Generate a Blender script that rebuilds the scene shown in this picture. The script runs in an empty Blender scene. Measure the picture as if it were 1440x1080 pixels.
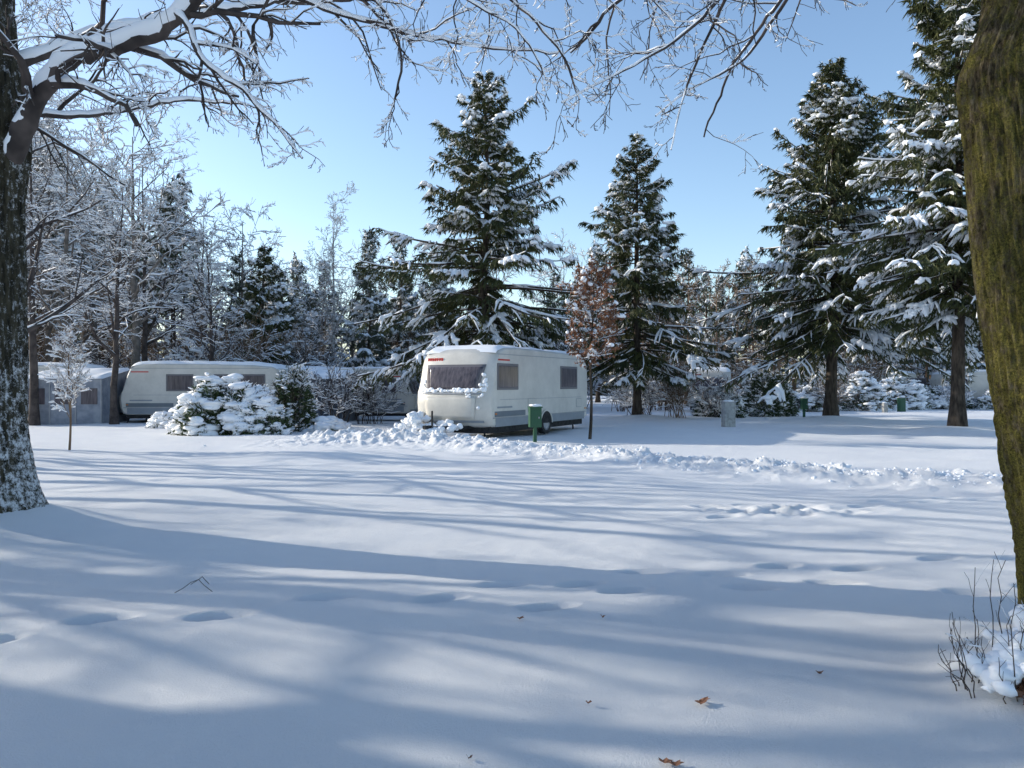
import bpy, bmesh, math
import numpy as np
from mathutils import Vector
sc=bpy.context.scene
rad=math.radians
SUN_EL=20.0; SUN_AZ=-72.0   # azimuth from +Y, clockwise positive

# ---------------------------------------------------------------- materials
def new_mat(name,rough=0.7,spec=0.3):
    m=bpy.data.materials.new(name); m.use_nodes=True
    nt=m.node_tree; b=nt.nodes['Principled BSDF']
    b.inputs['Roughness'].default_value=rough
    b.inputs['Specular IOR Level'].default_value=spec
    return m,nt,b
def noise(nt,scale,detail=4,rough=0.6,vec=None,stretch=None):
    n=nt.nodes.new('ShaderNodeTexNoise'); n.inputs['Scale'].default_value=scale
    n.inputs['Detail'].default_value=detail; n.inputs['Roughness'].default_value=rough
    tc=nt.nodes.new('ShaderNodeTexCoord')
    if stretch:
        mp=nt.nodes.new('ShaderNodeMapping'); mp.inputs['Scale'].default_value=stretch
        nt.links.new(tc.outputs['Object'],mp.inputs['Vector']); nt.links.new(mp.outputs[0],n.inputs['Vector'])
    else: nt.links.new(tc.outputs['Object'],n.inputs['Vector'])
    return n
def ramp(nt,src,stops):
    r=nt.nodes.new('ShaderNodeValToRGB'); nt.links.new(src,r.inputs[0])
    e=r.color_ramp.elements
    while len(e)<len(stops): e.new(0.5)
    for i,(p,c) in enumerate(stops):
        e[i].position=p; e[i].color=(*c,1)
    return r
def bump(nt,b,src,strength,dist,prev=None):
    bp=nt.nodes.new('ShaderNodeBump'); bp.inputs['Strength'].default_value=strength
    bp.inputs['Distance'].default_value=dist
    nt.links.new(src,bp.inputs['Height'])
    if prev: nt.links.new(prev.outputs[0],bp.inputs['Normal'])
    nt.links.new(bp.outputs[0],b.inputs['Normal']); return bp
def simple(name,c1,c2,scale=5,rough=0.7,spec=0.3,stretch=None,bs=0,bd=0.01,detail=2):
    m,nt,b=new_mat(name,rough,spec)
    n=noise(nt,scale,detail,0.6,stretch=stretch)
    r=ramp(nt,n.outputs['Fac'],[(0.35,c1),(0.65,c2)])
    nt.links.new(r.outputs[0],b.inputs['Base Color'])
    if bs: bump(nt,b,n.outputs['Fac'],bs,bd)
    return m
def mk_snow(name,ground=False):
    m,nt,b=new_mat(name,0.55,0.25)
    if ground:
        n=noise(nt,1.3,3); r=ramp(nt,n.outputs['Fac'],[(0.3,(0.88,0.885,0.90)),(0.7,(0.925,0.925,0.925))])
        nt.links.new(r.outputs[0],b.inputs['Base Color'])
        n2=noise(nt,9,5,0.65); b1=bump(nt,b,n2.outputs['Fac'],0.35,0.03)
        n3=noise(nt,75,4,0.85); bump(nt,b,n3.outputs['Fac'],1.0,0.022,b1)
    else: b.inputs['Base Color'].default_value=(0.90,0.91,0.93,1)
    return m
SNOWG=mk_snow('snow_ground_mat',True); SNOW=mk_snow('snow_cover')
NEEDLE=simple('spruce_needles',(0.024,0.036,0.013),(0.082,0.086,0.024),1.4,0.6)
NEEDLE2=simple('forest_needles',(0.055,0.068,0.048),(0.10,0.11,0.07),0.8,0.7)
BARKD=simple('bark_dark',(0.035,0.028,0.022),(0.10,0.078,0.06),9,0.9,0.1,(1,1,0.25))
TWIG=simple('twig_brown',(0.045,0.038,0.036),(0.10,0.082,0.074),4,0.85,0.1)
TWIGF=simple('twig_frosted',(0.10,0.09,0.08),(0.21,0.18,0.155),4,0.85,0.1)
TWIGR=simple('twig_reddish',(0.14,0.095,0.065),(0.26,0.18,0.12),2,0.85,0.1)
BIRCH=simple('birch_bark',(0.16,0.14,0.13),(0.6,0.58,0.55),6,0.8,0.2,(1,1,3))
LEAFB=simple('oak_leaf_brown',(0.14,0.065,0.035),(0.28,0.13,0.07),6,0.7)
LEAFG=simple('shrub_leaf_green',(0.03,0.05,0.02),(0.07,0.10,0.035),5,0.5)

def mk_bark_moss():
    m,nt,b=new_mat('bark_mossy',0.92,0.1)
    n=noise(nt,30,8,0.8,stretch=(1,1,0.3)); r=ramp(nt,n.outputs['Fac'],[(0.38,(0.022,0.017,0.010)),(0.5,(0.12,0.095,0.062)),(0.64,(0.30,0.25,0.17))])
    n2=noise(nt,5.0,10,0.9)
    tc=nt.nodes.new('ShaderNodeTexCoord'); sx=nt.nodes.new('ShaderNodeSeparateXYZ'); nt.links.new(tc.outputs['Object'],sx.inputs[0])
    mr=nt.nodes.new('ShaderNodeMapRange'); mr.inputs[1].default_value=0.0; mr.inputs[2].default_value=4.0; mr.inputs[3].default_value=0.06; mr.inputs[4].default_value=-0.02
    nt.links.new(sx.outputs[2],mr.inputs[0]); ad=nt.nodes.new('ShaderNodeMath'); nt.links.new(mr.outputs[0],ad.inputs[0]); nt.links.new(n2.outputs['Fac'],ad.inputs[1])
    r2=ramp(nt,ad.outputs[0],[(0.44,(0,0,0)),(0.56,(0.9,0.9,0.9))])
    n4=noise(nt,85,6,0.85); r4=ramp(nt,n4.outputs['Fac'],[(0.40,(0.05,0.05,0.015)),(0.5,(0.21,0.19,0.045)),(0.62,(0.42,0.36,0.09))])
    mx=nt.nodes.new('ShaderNodeMixRGB'); nt.links.new(r2.outputs[0],mx.inputs[0])
    nt.links.new(r.outputs[0],mx.inputs[1]); nt.links.new(r4.outputs[0],mx.inputs[2])
    nt.links.new(mx.outputs[0],b.inputs['Base Color'])
    b1=bump(nt,b,n.outputs['Fac'],1.0,0.08); bump(nt,b,n4.outputs['Fac'],1.0,0.03,b1)
    return m
def mk_bark_snow():
    m,nt,b=new_mat('bark_with_snow',0.9,0.1)
    n=noise(nt,16,7,0.75,stretch=(1,1,0.2)); r=ramp(nt,n.outputs['Fac'],[(0.35,(0.018,0.017,0.013)),(0.68,(0.12,0.105,0.07))])
    g=nt.nodes.new('ShaderNodeNewGeometry'); sx=nt.nodes.new('ShaderNodeSeparateXYZ'); nt.links.new(g.outputs['Position'],sx.inputs[0])
    # wind-blown snow: thicker near the ground
    mr=nt.nodes.new('ShaderNodeMapRange'); mr.inputs[1].default_value=0.0; mr.inputs[2].default_value=2.4; mr.inputs[3].default_value=0.04; mr.inputs[4].default_value=-0.06
    nt.links.new(sx.outputs[2],mr.inputs[0])
    sn=nt.nodes.new('ShaderNodeSeparateXYZ'); nt.links.new(g.outputs['Normal'],sn.inputs[0])
    ma=nt.nodes.new('ShaderNodeMath'); ma.operation='MULTIPLY_ADD'; nt.links.new(sn.outputs[0],ma.inputs[0]); ma.inputs[1].default_value=0.17; nt.links.new(mr.outputs[0],ma.inputs[2])
    n2=noise(nt,10,9,0.9); ad=nt.nodes.new('ShaderNodeMath'); ad.operation='ADD'; nt.links.new(n2.outputs['Fac'],ad.inputs[0]); nt.links.new(ma.outputs[0],ad.inputs[1])
    r2=ramp(nt,ad.outputs[0],[(0.64,(0,0,0)),(0.72,(1,1,1))])
    mx=nt.nodes.new('ShaderNodeMixRGB'); nt.links.new(r2.outputs[0],mx.inputs[0]); nt.links.new(r.outputs[0],mx.inputs[1]); mx.inputs[2].default_value=(0.85,0.87,0.9,1)
    nt.links.new(mx.outputs[0],b.inputs['Base Color']); bump(nt,b,n.outputs['Fac'],1.0,0.08)
    return m
BARKM=mk_bark_moss(); BARKS=mk_bark_snow()

# ---------------------------------------------------------------- noise (numpy)
def _h(ix,iy,s):
    n=(ix*374761393+iy*668265263+s*974634777)&0xffffffff
    n=((n^(n>>13))*1274126177)&0xffffffff
    n=n^(n>>16)
    return (n&0xffff)/65535.0
def vn(x,y,s=0):
    x=np.asarray(x,float);y=np.asarray(y,float)
    ix=np.floor(x).astype(np.int64);iy=np.floor(y).astype(np.int64)
    fx=x-ix;fy=y-iy;fx=fx*fx*fx*(fx*(fx*6-15)+10);fy=fy*fy*fy*(fy*(fy*6-15)+10)
    a=_h(ix,iy,s);b=_h(ix+1,iy,s);c=_h(ix,iy+1,s);d=_h(ix+1,iy+1,s)
    return (a*(1-fx)+b*fx)*(1-fy)+(c*(1-fx)+d*fx)*fy-0.5
def fbm(x,y,s=0,o=4,g=0.5):
    t=0;a=1
    for i in range(o): 
        c_,s_=math.cos(0.6*i),math.sin(0.6*i)
        t=t+a*vn((x*c_-y*s_)*2**i+i*7.3,(x*s_+y*c_)*2**i-i*3.1,s+i); a*=g
    return t
def nrm(v): return v/np.maximum(np.linalg.norm(v,axis=-1,keepdims=True),1e-9)

# ---------------------------------------------------------------- mesh builder
class MB:
    def __init__(s): s.v=[];s.f=[];s.n=0
    def add(s,v,f,m=0,smooth=True):
        v=np.asarray(v,float).reshape(-1,3); f=np.asarray(f,np.int64)
        s.f.append((f+s.n,m,smooth)); s.v.append(v); s.n+=len(v)
    def mesh(s,name,mats):
        me=bpy.data.meshes.new(name); V=np.concatenate(s.v)
        me.vertices.add(len(V)); me.vertices.foreach_set('co',V.astype(np.float32).ravel())
        li=np.concatenate([f.ravel() for f,_,_ in s.f])
        tot=np.concatenate([np.full(len(f),f.shape[1]) for f,_,_ in s.f])
        mi=np.concatenate([np.full(len(f),m) for f,m,_ in s.f])
        sm=np.concatenate([np.full(len(f),q) for f,_,q in s.f])
        st=np.concatenate([[0],np.cumsum(tot)[:-1]])
        me.loops.add(len(li)); me.loops.foreach_set('vertex_index',li.astype(np.int32))
        me.polygons.add(len(tot)); me.polygons.foreach_set('loop_start',st.astype(np.int32))
        me.polygons.foreach_set('material_index',mi.astype(np.int32))
        me.polygons.foreach_set('use_smooth',sm.astype(bool))
        for m in mats: me.materials.append(m)
        me.update(calc_edges=True); return me
    def obj(s,name,mats,parent=None,loc=(0,0,0),rot=0):
        o=bpy.data.objects.new(name,s.mesh(name,mats)); sc.collection.objects.link(o)
        o.location=loc;o.rotation_euler=(0,0,rot)
        if parent: o.parent=parent
        return o
def inst(name,me,loc,rot=0,scale=1,parent=None):
    o=bpy.data.objects.new(name,me); sc.collection.objects.link(o); o.location=loc; o.rotation_euler=(0,0,rot)
    o.scale=(scale,)*3 if not hasattr(scale,'__len__') else scale
    if parent: o.parent=parent
    return o
def empty(name,loc=(0,0,0),rot=0):
    o=bpy.data.objects.new(name,None); sc.collection.objects.link(o); o.location=loc; o.rotation_euler=(0,0,rot); o.empty_display_size=0.2
    return o
def tubes(mb,P,R,sides=4,mat=0):
    P=np.asarray(P,float);R=np.asarray(R,float)
    N,K,_=P.shape
    T=nrm(np.gradient(P,axis=1)); Tm=nrm(P[:,-1]-P[:,0])
    ref=np.where(np.abs(Tm[:,2:3])<0.85,np.array([[0,0,1.]]),np.array([[1.,0,0]]))[:,None,:]
    U=nrm(np.cross(T,ref));V=np.cross(U,T)
    a=np.arange(sides)/sides*2*np.pi
    v=P[:,:,None]+R[:,:,None,None]*(np.cos(a)[None,None,:,None]*U[:,:,None]+np.sin(a)[None,None,:,None]*V[:,:,None])
    b=np.arange(N)[:,None,None]*K*sides+np.arange(K-1)[None,:,None]*sides
    i=np.arange(sides)[None,None,:];j=(i+1)%sides
    f=np.stack([b+i,b+j,b+sides+j,b+sides+i],-1).reshape(-1,4)
    mb.add(v,f,mat)
def snow_on(mb,P,R,rng,mat=1,cov=0.8,rmin=0.006,fat=0.9,sides=4,off=0.7):
    P=np.asarray(P,float);R=np.asarray(R,float)
    k=rng.random(len(P))<cov; P=P[k];R=R[k]
    if len(P)==0: return
    T=nrm(np.gradient(P,axis=1)); flat=np.clip(1.15-np.abs(T[:,:,2])*1.1,0.02,1)
    rs=np.maximum(R*fat,rmin)*flat*(0.75+0.6*rng.random(R.shape))
    rs[:,-1]*=0.5
    Q=P.copy(); Q[:,:,2]+=R*off+rs*0.25
    tubes(mb,Q,rs,sides,mat)
def grow(rng,P,R,n,tmin,lenf,ang,K=5,wob=0.25,grav=0.0,rr=0.6,rmin=0.004,taper=0.35,tmax=1.0):
    N,Kp,_=P.shape; L=np.linalg.norm(np.diff(P,axis=1),axis=2).sum(1)
    idx=np.repeat(np.arange(N),n); M=len(idx)
    t=tmin+(tmax-tmin)*((np.tile(np.arange(n),N)+rng.random(M))/n)
    f=t*(Kp-1); i=np.clip(np.floor(f).astype(int),0,Kp-2); w=(f-i)[:,None]
    pos=P[idx,i]*(1-w)+P[idx,i+1]*w; T=nrm(P[idx,i+1]-P[idx,i])
    r=R[idx,i]*(1-w[:,0])+R[idx,i+1]*w[:,0]
    pp=nrm(np.cross(rng.normal(size=(M,3)),T))
    a=np.radians(ang[0]+(ang[1]-ang[0])*rng.random(M))[:,None]
    D=np.cos(a)*T+np.sin(a)*pp
    ln=L[idx]*lenf*(0.55+0.6*rng.random(M))*(1.15-0.6*t)
    out=np.zeros((M,K,3)); out[:,0]=pos
    for k in range(1,K):
        D=nrm(D+wob*rng.normal(size=(M,3))+np.array([0,0,grav]))
        out[:,k]=out[:,k-1]+D*(ln/(K-1))[:,None]
    r0=np.maximum(r*rr*(0.7+0.4*rng.random(M)),rmin)
    RR=np.maximum(r0[:,None]*np.linspace(1,taper,K)[None],rmin*0.8)
    return out,RR
def tri_leaves(mb,p,d,ln,w,rng,mat,droop=0):
    s=nrm(np.cross(d,rng.normal(size=d.shape)))
    v=np.stack([p-s*w[:,None]/2,p+s*w[:,None]/2,p+d*ln[:,None]],1)
    f=np.arange(len(p)*3).reshape(-1,3); mb.add(v,f,mat,False)
def ico(n):
    bm=bmesh.new(); bmesh.ops.create_icosphere(bm,subdivisions=n,radius=1)
    V=np.array([v.co[:] for v in bm.verts]); F=np.array([[v.index for v in f.verts] for f in bm.faces]); bm.free(); return V,F
ICO=ico(2); ICO1=ico(1)
def blobs(mb,C,S,rng,mat=0,geo=None,am=0.17):
    IV,IF=geo or ICO
    C=np.asarray(C,float); N=len(C); S=np.asarray(S,float)
    if S.ndim==1: S=S[:,None]*np.array([[1,1,0.8]])
    k=rng.normal(size=(N,3,3))*2.2; ph=rng.random((N,3))*6.28
    d=1+am*np.sin(np.einsum('vc,nkc->nvk',IV,k)+ph[:,None]).sum(-1)
    v=C[:,None]+IV[None]*S[:,None]*d[...,None]
    f=(IF[None]+np.arange(N)[:,None,None]*len(IV)).reshape(-1,3)
    mb.add(v,f,mat)
def box(mb,c,s,mat=0):
    c=np.array(c);s=np.array(s)/2
    v=np.array([[x,y,z] for x in(-1,1) for y in(-1,1) for z in(-1,1)])*s+c
    f=[[0,1,3,2],[4,6,7,5],[0,4,5,1],[2,3,7,6],[0,2,6,4],[1,5,7,3]]
    mb.add(v,f,mat,False)
def bevel(o,w=0.02,seg=2):
    m=o.modifiers.new('bevel','BEVEL'); m.width=w; m.segments=seg; m.limit_method='ANGLE'; return o

# ---------------------------------------------------------------- ground
LT=(-5.75,8.7); RT=(3.36,4.5)
BERM=np.array([[-5.2,22.0],[-3.0,21.0],[-0.6,19.4],[1.3,17.4],[3.2,15.5],[5.6,13.7],[7.6,12.0],[10.5,10.5],[14,9]])
def seg_dist(x,y,pl):
    best=np.full(np.shape(x),1e9)
    for a,b in zip(pl[:-1],pl[1:]):
        d=b-a; t=np.clip(((x-a[0])*d[0]+(y-a[1])*d[1])/(d@d),0,1)
        best=np.minimum(best,np.hypot(x-a[0]-t*d[0],y-a[1]-t*d[1]))
    return best
prng=np.random.default_rng(5)
prints=[]
def trail(pl,step=0.62,dep=1.0):
    pl=np.array(pl,float); side=1
    for a,b in zip(pl[:-1],pl[1:]):
        L=np.linalg.norm(b-a); d=(b-a)/L; n=int(L/step)
        for k in range(n):
            side=-side; q=a+d*(k*step+prng.normal()*0.07)+np.array([-d[1],d[0]])*side*0.12
            prints.append((q[0],q[1],math.atan2(d[1],d[0])+prng.normal()*0.15,prng.uniform(0.5,1)*dep))
trail([(-6,4.3),(-3.2,5.0),(-0.6,5.9),(1.2,6.8),(4,7.3),(9,8.6)],0.66,1.15)
trail([(0.2,5.7),(1.9,6.4),(6,6.1)],0.8,1.0)
trail([(2.5,9.6),(4.5,10.3),(7,11)],0.45,1.0); trail([(2.6,10.3),(5.2,9.6)],0.4,1.0)
trail([(-5,19.3),(-1,18.6)],0.5,0.6); trail([(-8,13.0),(-1,13.6),(3,12.4)],0.6,0.5)
def H(x,y):
    x=np.asarray(x,float);y=np.asarray(y,float)
    near=np.clip(1-(np.hypot(x,y)-40)/40,0,1)
    h=0.13*fbm(x/4.2+3,y/2.6,1,2)*near+0.018*fbm(x/0.9,y/0.7,9,3)*near
    h=h+0.006*fbm(x/0.16,y/0.16,19,2)*np.clip(1-(np.hypot(x,y)-9)/8,0,1)
    d=seg_dist(x,y,BERM)+0.4*fbm(x/0.8,y/0.8,33,2)
    w=np.exp(-(d/0.75)**2)
    lump=np.abs(fbm(x/0.38,y/0.38,21,4,0.62))
    h=h+w*(0.19+0.18*lump)
    d2=np.hypot((x+3.2)/3.0,(y-21.0)/1.4); h=h+np.exp(-d2**2)*0.18*lump
    # trampled patch
    d3=np.hypot((x-3.4)/1.1,(y-9.9)/0.5); h=h+np.exp(-d3**4)*0.13*(lump-0.35)
    for (cx,cy,a,b) in ((*LT,0.95,0.30),(3.3,4.5,0.55,0.25),(2.72,4.12,0.28,0.20),(15.15,27.5,1.2,0.2),(14.1,35,1.4,0.2),(5.8,37,1.3,0.2)):
        r=np.hypot(x-cx,y-cy); h=h+b*np.exp(-(r/a)**2)
    return h
def Hs(x,y): return float(H(np.array([x]),np.array([y]))[0])
def axis(segs):
    out=[segs[0][0]]
    for a,b,s in segs:
        n=max(1,int(round((b-a)/s))); out+=list(np.linspace(a,b,n+1)[1:])
    return np.array(out)
xs=axis([(0,6.5,0.04),(6.5,14,0.08),(14,30,0.4),(30,80,2),(80,300,15),(300,1500,150)]); xs=np.concatenate([-xs[::-1][:-1],xs])
ys=axis([(-300,-20,40),(-20,2,1.0),(2,10.5,0.035),(10.5,24,0.06),(24,45,0.3),(45,100,2),(100,300,15),(300,1500,150)])
X,Y=np.meshgrid(xs,ys); Z=H(X,Y)
for (px,py,a,dp) in prints:
    ix=slice(np.searchsorted(xs,px-0.6),np.searchsorted(xs,px+0.6)); iy=slice(np.searchsorted(ys,py-0.6),np.searchsorted(ys,py+0.6))
    dx=X[iy,ix]-px;dy=Y[iy,ix]-py; u=dx*math.cos(a)+dy*math.sin(a); w=-dx*math.sin(a)+dy*math.cos(a)
    q=np.sqrt((u/0.18)**2+(w/0.085)**2)
    Z[iy,ix]+= -0.06*dp*(1/(1+np.exp((q-1)*7))) +0.014*dp*np.exp(-((q-1.45)/0.35)**2)
gm=MB(); ny,nx=X.shape
ii=(np.arange(ny-1)[:,None]*nx+np.arange(nx-1)[None]).ravel()
gm.add(np.stack([X,Y,Z],-1),np.stack([ii,ii+1,ii+nx+1,ii+nx],-1))
gm.obj('snow_ground',[SNOWG])

# shovelled snow crumbs along the berm
rng=np.random.default_rng(11); mb=MB()
N=2000; k=rng.integers(0,len(BERM)-2,N); t=rng.random(N)[:,None]
q=BERM[k]*(1-t)+BERM[k+1]*t+rng.normal(size=(N,2))*0.33
q2=np.stack([rng.normal(-3.2,1.6,300),rng.normal(21,0.7,300)],-1); q=np.concatenate([q,q2]); N=len(q)
s=0.012+0.035*rng.random(N)**3
z=H(q[:,0],q[:,1])-s*0.2
blobs(mb,np.column_stack([q,z]),s,rng); mb.obj('snow_berm',[SNOW])

# ---------------------------------------------------------------- spruce
def spruce_mesh(name,seed,Ht,R,zb,snow=0.5,per=8,dz=0.33,nt=22,nn=8,mats=None,tr=0.2,upright=0.0,nsz=1.0,pw=0.84,clump=False):
    rng=np.random.default_rng(seed); mb=MB()
    K=14; zz=np.linspace(-0.2,Ht,K); P=np.zeros((1,K,3)); P[0,:,2]=zz
    P[0,:,0]=0.12*np.sin(zz*0.5+seed); rr=np.maximum(tr*(1-zz/Ht)**0.8,0.015); rr[0]*=1.5
    tubes(mb,P,rr[None],8,0)
    zl=[];z=zb
    while z<Ht-0.25: 
        t=(z-zb)/(Ht-zb); zl+= [z+rng.normal()*0.11 for _ in range(max(4,int(per*(1-0.5*t)*rng.uniform(0.7,1.2))))]; z+=dz*(1-0.2*t)*rng.uniform(0.7,1.35)
    zl=np.clip(np.array(zl),zb*0.85,Ht-0.1); N=len(zl); t=np.clip((zl-zb)/(Ht-zb),0,1)
    az=np.arange(N)*2.399+rng.normal(size=N)*0.5
    side=1+0.16*np.sin(az*2+zl*0.9+seed)+0.15*np.sin(az+zl*1.7+seed*2)
    L=R*(1-t)**pw*(0.46+0.56*rng.random(N))*side*(0.78+0.22*np.clip(t*6,0,1))+0.16
    e=np.radians(-4+40*t**1.2+upright+rng.normal(size=N)*8)
    K=7;u=np.linspace(0,1,K)[None]
    zo=L[:,None]*(np.sin(e)[:,None]*u-(0.50*(1-t)[:,None]+0.06)*u**2+0.28*u**3)
    sw=az[:,None]+0.25*rng.normal(size=N)[:,None]*u
    ho=L[:,None]*u*np.cos(e)[:,None]
    B=np.stack([ho*np.cos(sw),ho*np.sin(sw),zl[:,None]+zo],-1)
    BR=(0.012+0.011*L)[:,None]*np.linspace(1,0.3,K)[None]
    tubes(mb,B,BR,3,0)
    idx=np.repeat(np.arange(N),nt); idx=idx[rng.random(len(idx))<np.clip(0.35+L[idx]/2.2,0,1)]; M=len(idx)
    um=0.10+0.90*rng.random(M)**0.85; sd=np.where(np.arange(M)%2==0,1,-1)
    f=um*(K-1);i=np.clip(np.floor(f).astype(int),0,K-2);w=(f-i)[:,None]
    p=B[idx,i]*(1-w)+B[idx,i+1]*w; T=nrm(B[idx,i+1]-B[idx,i])
    S=nrm(np.cross(T,np.array([0,0,1.])))*sd[:,None]
    a=np.radians(rng.uniform(28,62,M))[:,None]
    D=nrm(np.cos(a)*T+np.sin(a)*S+np.array([0,0,-0.28])+0.12*rng.normal(size=(M,3)))
    tl=np.minimum(L[idx]*0.33*(1.05-um)**0.55+0.08,0.9)*(0.55+0.65*rng.random(M))
    p1=p+D*tl[:,None]*0.5; D2=nrm(D+np.array([0,0,-0.45])); p2=p1+D2*tl[:,None]*0.5
    TW=np.stack([p,p1,p2],1)
    j=np.repeat(np.arange(M),nn); v=rng.random(len(j))[:,None]
    q=np.where(v<0.5,p[j]*(1-2*v)+p1[j]*2*v,p1[j]*(2-2*v)+p2[j]*(2*v-1))
    big=np.clip(0.45+L[idx[j]]/3.0,0,1)
    d=nrm(0.7*D2[j]+np.array([0,0,-0.6])*big[:,None]+0.5*rng.normal(size=(len(j),3)))
    tri_leaves(mb,q,d,rng.uniform(0.14,0.38,len(j))*nsz*big,rng.uniform(0.035,0.08,len(j))*nsz*np.sqrt(big),rng,1)
    # snow loads gather in clumps
    cl=fbm(p[:,0]*1.0+p[:,1]*0.7+seed,p[:,2]*1.3+p[:,1]*0.4,seed,3)
    sc_=cl*1.5+0.4*(um-0.5)+rng.normal(size=M)*0.10
    th=np.quantile(sc_,1-snow)
    keep=sc_>th; ex=np.clip((sc_[keep]-th)/0.5,0,1)
    Q=TW[keep].copy(); Q[:,:,2]+=0.05
    wd=(0.020+0.065*ex*rng.uniform(0.6,1.3,len(ex)))[:,None]*np.array([[0.9,1.2,0.5]])*nsz*np.clip(0.5+L[idx[keep]]/3,0,1)[:,None]
    tubes(mb,Q,wd,5 if clump else 4,2)
    if clump:
        kk=np.where(keep)[0]; kk=kk[sc_[kk]>np.quantile(sc_,1-snow*0.4)]; kk=kk[rng.random(len(kk))<0.55]
        C=p1[kk]+rng.normal(size=(len(kk),3))*0.04+np.array([0,0,0.07]); s=rng.uniform(0.06,0.17,len(kk))*np.clip(0.5+L[idx[kk]]/3,0,1)
        blobs(mb,C,s[:,None]*np.stack([rng.uniform(.8,1.5,len(kk)),rng.uniform(.8,1.5,len(kk)),rng.uniform(.5,.8,len(kk))],-1),rng,2,ICO1,0.2)
    Q=B[:,1:].copy(); Q[:,:,2]+=0.04
    tubes(mb,Q,np.maximum(0.002,0.10*(rng.random(Q.shape[:2])-0.45)*np.clip(0.4+L/3,0,1)[:,None]),5,2)
    return mb.mesh(name,mats or [BARKD,NEEDLE,SNOW])
for nm,args,(x,y),rt in (
    ('spruce_tree',dict(seed=3,Ht=14.1,R=5.8,zb=3.1,snow=0.46,per=11,dz=0.40,nn=10,nt=24,tr=0.24),(-1.1,32),0.3),
    ('spruce_tree.001',dict(seed=8,Ht=13.3,R=4.4,zb=2.4,snow=0.38,per=10,dz=0.40,nn=9,tr=0.2),(5.8,37),1.3),
    ('spruce_tree.002',dict(seed=14,Ht=15.7,R=6.2,zb=3.6,snow=0.40,per=13,dz=0.34,nn=10,nt=24,tr=0.26),(14.1,35),2.0),
    ('spruce_tree.003',dict(seed=21,Ht=17.0,R=4.8,zb=4.2,snow=0.48,per=12,dz=0.36,nn=10,nt=24,tr=0.24),(15.4,27.5),4.0),
    ('spruce_tree.004',dict(seed=27,Ht=9.6,R=3.2,zb=0.8,snow=0.6,per=9,nn=8,tr=0.16),(-14.0,45),1.0)):
    inst(nm,spruce_mesh(nm,clump=True,**args),(x,y,Hs(x,y)-0.1),rt)

# ---------------------------------------------------------------- bare trees
def bare_mesh(name,seed,Ht,tr,counts=(13,6,5,4),t0=0.3,ang=(35,70),grav=0.03,snow=0.7,mats=None,rmin=0.012,wob=0.2,lean=0.05,lenf=0.42,srm=0.016,sd=3):
    rng=np.random.default_rng(seed); mb=MB(); K=12
    zz=np.linspace(-0.2,Ht,K); P=np.zeros((1,K,3)); P[0,:,2]=zz
    w=np.cumsum(rng.normal(size=(K,2))*lean*Ht/K,0); w-=w[1]; P[0,:,:2]=w
    R=np.maximum(tr*(1-zz/Ht)**0.9,0.02)[None]; R[0,0]*=1.4
    tubes(mb,P,R,8,0)
    for i,c in enumerate(counts):
        P,R=grow(rng,P,R,c,t0 if i==0 else 0.15,lenf if i==0 else 0.5,ang if i==0 else (25,60),K=6 if i<2 else 4,wob=wob,grav=grav if i<2 else -0.02,rr=0.6,rmin=rmin)
        tubes(mb,P,R,5 if i<1 else 3,0)
        snow_on(mb,P,R,rng,1,snow,srm,1.0,4 if i<2 else 3)
    return mb.mesh(name,mats or [TWIG,SNOW])
BT=[bare_mesh('bare_tree_a',101,11,0.2,(13,6,7),snow=1.0,srm=0.03,rmin=0.015,lenf=0.45,mats=[TWIGF,SNOW]),bare_mesh('bare_tree_b',102,12,0.22,(13,6,7),wob=0.25,ang=(30,60),snow=1.0,srm=0.032,rmin=0.015,lenf=0.45,mats=[TWIGF,SNOW]),
    bare_mesh('bare_tree_c',103,9,0.15,(14,7,7),mats=[TWIGR,SNOW],snow=0.45,rmin=0.018,srm=0.02,lenf=0.45)]
FROST=bare_mesh('frosted_tree_mesh',104,11,0.17,(15,7,6,4),0.25,(30,65),0.02,1.0,[TWIG,SNOW],0.007,0.22,0.05,0.4,0.015)
BIR=bare_mesh('birch_mesh',110,12.5,0.14,(18,7,6,3),0.22,(25,45),0.05,0.45,[BIRCH,SNOW],0.010,0.12,0.03,0.28)
inst('birch_tree',BIR,(-11.0,49,0),0.5)
inst('bare_tree',FROST,(-15.6,31.2,0),0.4,0.85)
inst('bare_tree.001',FROST,(-17.5,38,0),2.4,1.1)
inst('bare_tree.002',FROST,(-13.5,36,0),3.4,0.75)
inst('bare_tree.003',FROST,(-13.5,20.5,0),1.4,1.0)
inst('bare_tree.004',FROST,(-9.9,15.8,0),3.0,0.8)
inst('bare_tree.005',FROST,(-18.6,31,0),5.0,1.05)

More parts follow.
